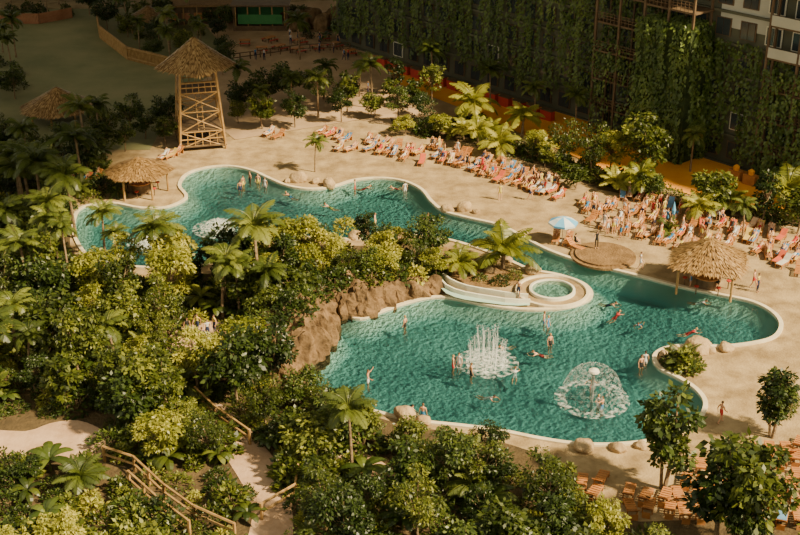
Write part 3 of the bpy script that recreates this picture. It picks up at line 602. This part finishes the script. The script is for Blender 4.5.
# ---------------------------------------------------------------- people
def human(pose):
    J=pose; names=list(J['j'].keys()); idx={n:i for i,n in enumerate(names)}
    V=[Vector(J['j'][n][0]) for n in names]; Rr=[J['j'][n][1] for n in names]
    E=[('pelvis','spine'),('spine','chest'),('chest','neck'),('neck','hb')]
    reg={('pelvis','spine'):1,('spine','chest'):2,('chest','neck'):2,('neck','hb'):0}
    for s_ in 'LR':
        for e,m_ in ((('chest','sh'),2),(('sh','el'),0),(('el','wr'),0),(('wr','pm'),0),(('pelvis','hip'),1),(('hip','mt'),1),(('mt','kn'),6),(('kn','an'),6),(('an','toe'),0)):
            a=e[0] if e[0] in idx else e[0]+s_; b_=e[1]+s_; E.append((a,b_)); reg[(a,b_)]=m_
    roots=[idx['pelvis']]; ed=[(idx[a],idx[b_]) for a,b_ in E]; segs=[(V[idx[a]],V[idx[b_]],reg[(a,b_)]) for a,b_ in E]
    for s_,sg in (('L',1),('R',-1)):
        w=V[idx['wr'+s_]]; p=V[idx['pm'+s_]]; d=(p-w).normalized(); side=d.cross(Vector((0.3,1,0.1))).normalized(); nrm=side.cross(d)
        for q,(off,ln) in enumerate(((-.03,.075),(-.01,.085),(.01,.08),(.03,.06))):
            b0=p+side*off-d*.01; b1=b0+d*ln*.55; b2=b1+(d*.8+nrm*.5).normalized()*ln*.5
            i0=len(V); V+=[b0,b1,b2]; Rr+=[.0095,.009,.007]; ed+=[(i0,i0+1),(i0+1,i0+2)]; roots.append(i0); segs.append((b0,b2,0))
        b0=w+d*.03-side*.02; b1=b0-side*.04+d*.025; b2=b1+d*.035-side*.01; i0=len(V); V+=[b0,b1,b2]; Rr+=[.011,.01,.008]; ed+=[(i0,i0+1),(i0+1,i0+2)]; roots.append(i0); segs.append((b0,b2,0))
    me=bpy.data.meshes.new('h'); me.from_pydata([tuple(v) for v in V],ed,[]); ob=bpy.data.objects.new('h',me); SC.objects.link(ob)
    md=ob.modifiers.new('s','SKIN'); md.use_smooth_shade=True; sb=ob.modifiers.new('u','SUBSURF'); sb.levels=1
    for i,r in enumerate(Rr):
        d=me.skin_vertices[0].data[i]; d.radius=(r,r) if not isinstance(r,tuple) else r; d.use_root=i in roots
    bpy.context.view_layer.update(); m2=bpy.data.meshes.new_from_object(ob.evaluated_get(bpy.context.evaluated_depsgraph_get()))
    bpy.data.objects.remove(ob)
    mb=MB(); MT=[M['skin0'],M['suit0'],M['suit0b'],M['hair0'],M['eye'],M['lip'],M['leg0']]
    for mt in MT: mb.mats.append(mt)
    mb.v=[tuple(v.co) for v in m2.vertices]; mb.lv=[.5]*len(mb.v)
    for p in m2.polygons:
        c=p.center; best=(9,0)
        for a,b_,r in segs:
            ab=b_-a; t=max(0,min(1,(c-a).dot(ab)/max(1e-9,ab.length_squared))); d=(c-(a+ab*t)).length
            if d<best[0]: best=(d,r)
        mb.f.append(tuple(p.vertices)); mb.m.append(best[1])
    hb=V[idx['hb']]; up=(hb-V[idx['neck']]).normalized(); fw=Vector(J.get('fw',(0,-1,0))); fw=(fw-up*fw.dot(up)).normalized(); rt=fw.cross(up)
    R=Matrix((rt,-fw,up)).transposed(); c=hb+up*.09
    def sph(cc,sc,mi_,n1=14,n2=10,cut=None,shape=None):
        VV=[];FF=[]
        for i in range(n2+1):
            th=math.pi*i/n2
            for j in range(n1):
                ph=2*math.pi*j/n1; q=Vector((math.sin(th)*math.cos(ph),math.sin(th)*math.sin(ph),math.cos(th)))
                if shape: q=shape(q)
                VV.append(c+R@(Vector((q.x*sc[0],q.y*sc[1],q.z*sc[2]))+Vector(cc)))
        for i in range(n2):
            for j in range(n1):
                if cut and cut(math.pi*(i+.5)/n2,2*math.pi*(j+.5)/n1): continue
                FF.append((i*n1+j,i*n1+(j+1)%n1,(i+1)*n1+(j+1)%n1,(i+1)*n1+j))
        o=len(mb.v); mb.v+=[tuple(v) for v in VV]; mb.lv+=[.5]*len(VV); mb.f+=[tuple(k+o for k in f) for f in FF]; mb.m+=[mi_]*len(FF)
    def hs(q):
        if q.z<0: return Vector((q.x*(1+.28*q.z),q.y*(1+.15*q.z)-(.08 if q.y<0 else 0)*-q.z,q.z))
        return q
    sph((0,0,0),(.076,.095,.115),0,shape=hs)
    sph((0,.008,.012),(.083,.102,.116),3,cut=lambda th,ph:(th>1.15 and math.sin(ph)<-.05) or th>1.9)
    sph((0,-.098,-.012),(.013,.018,.02),0,8,6)
    for sx_ in (-1,1): sph((sx_*.03,-.086,.01),(.012,.008,.008),4,8,6); sph((sx_*.076,.005,-.005),(.01,.02,.03),0,8,6)
    sph((0,-.088,-.055),(.024,.008,.007),5,8,6)
    return mb.mesh('person_mesh',True)
SK=[mat('skin_%d'%i,c,None,5,.55) for i,c in enumerate([(.60,.32,.19),(.66,.39,.25),(.48,.25,.14)])]
SU=[mat('swim_%d'%i,c,None,5,.7) for i,c in enumerate([(.02,.03,.08),(.5,.04,.04),(.05,.2,.4),(.6,.5,.1),(.02,.02,.02),(.6,.6,.6)])]
HA=[mat('hair_%d'%i,c,None,20,.6) for i,c in enumerate([(.03,.018,.01),(.12,.06,.025),(.35,.22,.09)])]
M['skin0']=SK[0];M['suit0']=SU[0];M['suit0b']=mat('torso_base',(.62,.36,.23),None,5,.6);M['hair0']=HA[0];M['eye']=mat('eye',(.02,.02,.02));M['lip']=mat('lips',(.45,.13,.1));M['leg0']=mat('leg_base',(.62,.36,.23),None,5,.6)
def mk(pelvis,spine,chest,neck,hb,L,Rr_=None,fw=(0,-1,0)):
    j={'pelvis':(pelvis,(.13,.1)),'spine':(spine,(.115,.085)),'chest':(chest,(.14,.1)),'neck':(neck,(.055,.055)),'hb':(hb,(.052,.052))}
    rr=dict(sh=.058,el=.042,wr=(.028,.024),pm=(.038,.016),hip=.095,mt=.082,kn=.055,an=.036,toe=(.042,.028))
    for s_,D in (('L',L),('R',Rr_ or {k:(-v[0],v[1],v[2]) for k,v in L.items()})):
        D=dict(D); D['mt']=tuple((D['hip'][i]+D['kn'][i])/2 for i in range(3)); w,e=Vector(D['wr']),Vector(D['el']); D['pm']=tuple(w+(w-e).normalized()*.09)
        for k in ('sh','el','wr','pm','hip','mt','kn','an','toe'): j[k+s_]=(D[k],rr[k])
    return {'j':j,'fw':fw}
st=dict(sh=(.18,0,1.42),el=(.25,.03,1.14),wr=(.26,-.06,.90),hip=(.095,0,.90),kn=(.11,-.02,.50),an=(.11,.02,.09),toe=(.13,-.15,.03))
B_=((0,0,.97),(0,0,1.15),(0,.01,1.33),(0,.01,1.49),(0,0,1.55))
wl=dict(st,kn=(.1,-.18,.52),an=(.1,-.22,.09),toe=(.11,-.38,.05),el=(.25,.15,1.16),wr=(.25,.1,.92)); wr_=dict(sh=(-.18,0,1.42),el=(-.25,-.08,1.15),wr=(-.24,-.28,.98),hip=(-.095,0,.9),kn=(-.1,.06,.5),an=(-.1,.28,.12),toe=(-.1,.16,.03))
ar=dict(st,el=(.42,-.1,1.4),wr=(.6,-.2,1.55)); arr={k:(-v[0],v[1],v[2]) for k,v in dict(st,el=(.4,-.12,1.25),wr=(.4,-.35,1.2)).items()}
sit=dict(sh=(.18,.02,.92),el=(.25,-.1,.66),wr=(.16,-.36,.60),hip=(.095,-.02,.45),kn=(.13,-.43,.50),an=(.13,-.45,.09),toe=(.14,-.62,.03))
ly=dict(sh=(.18,.48,.80),el=(.28,.28,.60),wr=(.24,.0,.52),hip=(.095,-.1,.52),kn=(.12,-.52,.62),an=(.12,-.93,.50),toe=(.14,-.98,.64))
lyr={k:(-v[0],v[1],v[2]) for k,v in dict(ly,kn=(.12,-.52,.55),el=(.32,.6,.75),wr=(.2,.75,.95)).items()}
sw=dict(sh=(.18,-.38,-.05),el=(.35,-.62,-.08),wr=(.2,-.85,-.08),hip=(.095,.1,-.25),kn=(.15,.5,-.4),an=(.12,.9,-.35),toe=(.12,1.05,-.38))
POSE={'stand':mk(*B_,st),'walk':mk(*B_,wl,wr_),'reach':mk(*B_,ar,arr),
'sit':mk((0,0,.50),(0,.02,.68),(0,.03,.84),(0,.01,1.0),(0,-.01,1.06),sit),
'lie':mk((0,-.02,.54),(0,.16,.62),(0,.36,.73),(0,.52,.87),(0,.55,.93),ly,lyr,fw=(0,-.8,.6)),
'swim':mk((0,.1,-.22),(0,-.1,-.15),(0,-.28,-.07),(0,-.44,.02),(0,-.48,.08),sw)}
HM={k:human(v) for k,v in POSE.items()}
def person(pose,x,y,z=0,rz=None,kind=None,name=None,sc=1):
    ob=place(name or {'lie':'sunbather','swim':'swimmer'}.get(pose,'bather'),HM[pose],(x,y,z),rnd(0,6.28) if rz is None else rz,sc)
    sk=random.choice(SK); su=random.choice(SU); kd=kind or random.choice(['m','f','m'])
    ms={0:sk,1:su,2:su if kd=='f' else sk,3:random.choice(HA),6:sk}
    if kind=='w': ms.update({1:SU[4],2:SU[4],6:SU[4]})
    if kind=='c': ms.update({1:SU[0],2:random.choice(SU),6:SU[0]})
    for i,mt in ms.items(): ob.material_slots[i].link='OBJECT'; ob.material_slots[i].material=mt
    return ob
def PP(pose,px,py,z=0,rz=None,kind=None,**k): g_=G(px,py); return person(pose,g_.x,g_.y,z,rz,kind,**k)
for (p,a,b_) in [('stand',405,326),('stand',453,366),('stand',459,364),('reach',368,381),('stand',548,326),('stand',550,344),('stand',544,322),('swim',616,314),('reach',602,408),('stand',598,406),('stand',645,362),('stand',641,366),('reach',592,388),
    ('stand',375,222),('swim',422,220),('stand',428,222),('swim',365,186),('stand',258,182),('stand',243,184),('stand',250,180),('stand',240,189),('swim',518,300),('stand',405,190),('swim',515,372),('stand',471,374),('swim',700,300),('sit',412,410),('stand',423,415),('swim',290,194),
    ('swim',488,395),('swim',540,352),('stand',355,188),('swim',395,186),('swim',610,302),('swim',640,322),('swim',505,345),('stand',265,186),('swim',330,205),('swim',690,330)]:
    g_=G(a,b_)
    PP(p,a,b_,-.80 if p!='swim' else -.08) if inpoly(g_.x,g_.y,POOL) else PP(p if p!='swim' else 'stand',a,b_,.14)
PP('stand',596,252,0.35,0.2,'w',name='waiter'); PP('walk',720,423,0,2.0,'m'); PP('walk',753,288,0,1.0,'m'); PP('walk',530,200,0,1.2); PP('stand',500,200); PP('stand',757,292,0,None,'c'); PP('walk',640,270,0,1.4); PP('stand',368,95,.05,None,'c')
PP('sit',568,240,.0,0.6); PP('sit',556,238,.0,-.4); PP('sit',575,246,0,2); PP('stand',690,288,0,1,'m'); PP('stand',717,291,0,-1,'m')
for a,b_ in ((188,338),(198,334),(208,340),(215,335),(222,345),(203,348)): PP(random.choice(['stand','walk']),a,b_,.06,None,'c')
for _ in range(34): PP(random.choice(['stand','walk']),rnd(590,735),rnd(206,240),0)
for _ in range(12): PP(random.choice(['stand','walk']),rnd(245,350),rnd(40,62),.05,None,'c')
for _ in range(14):
    t=rnd(0,1); PP(random.choice(['stand','walk']),430+130*t,150+38*t+rnd(-4,10),0)
random.shuffle(LP); cnt=0
for c,rz in LP:
    if c.y>100 and cnt<130 and random.random()<.8: person('lie',c.x,c.y,0,rz); cnt+=1
for t in ((568,243),(556,241),(575,249)): 
    g_=G(*t); mb=MB(); lounger(mb,g_,rnd(-1,1)); mb.obj('sun_lounger')
mb=MB()
for i in range(5): mb.box((1.8*i,0,.55),(1.4,.8,1.1),'wood'); mb.tube([(1.8*i,0,1.1),(1.8*i,0,1.5),(1.8*i,0,1.7)],[.3,.35,.1],'orange',10)
mb.obj('terrace_counter',G(735,180),rz=-.85)
# ---------------------------------------------------------------- added shade slab, sun, world, camera
sd=Vector((-.62,.30,-.62)).normalized()
ZR=62; shift=Vector((-sd.x/-sd.z*ZR,-sd.y/-sd.z*ZR,ZR))
SH=GP([(-700,440),(0,240),(60,200),(150,145),(250,126),(330,102),(430,66),(560,64),(700,84),(840,105),(1100,130),(1400,-100),(500,-130),(-700,-130)])
fill('shade_slab',[(x+shift.x,y+shift.y) for x,y in SH],[],ZR,'shadep',.3)  # unseen slab added to darken the back, cut to the wanted shadow outline
sl=bpy.data.lights.new('sun','SUN'); sl.energy=13.5; sl.angle=math.radians(3.5); sl.color=(1,.80,.47)
so=bpy.data.objects.new('sun',sl); SC.objects.link(so); so.rotation_euler=sd.to_track_quat('-Z','Y').to_euler(); so.location=(60,0,90)
w=bpy.data.worlds.new('World'); bpy.context.scene.world=w; w.use_nodes=True
w.node_tree.nodes['Background'].inputs[0].default_value=(.96,.90,.68,1); w.node_tree.nodes['Background'].inputs[1].default_value=.95
cd=bpy.data.cameras.new('camera'); cd.sensor_width=36; cd.lens=FPX*36/800; cd.clip_end=1000
co=bpy.data.objects.new('camera',cd); SC.objects.link(co); co.location=(0,0,CH); co.rotation_euler=(math.radians(65),0,0)
bpy.context.scene.camera=co
print('counts',c1,c2,c3,c4_,c5,c6,len(LP),n)
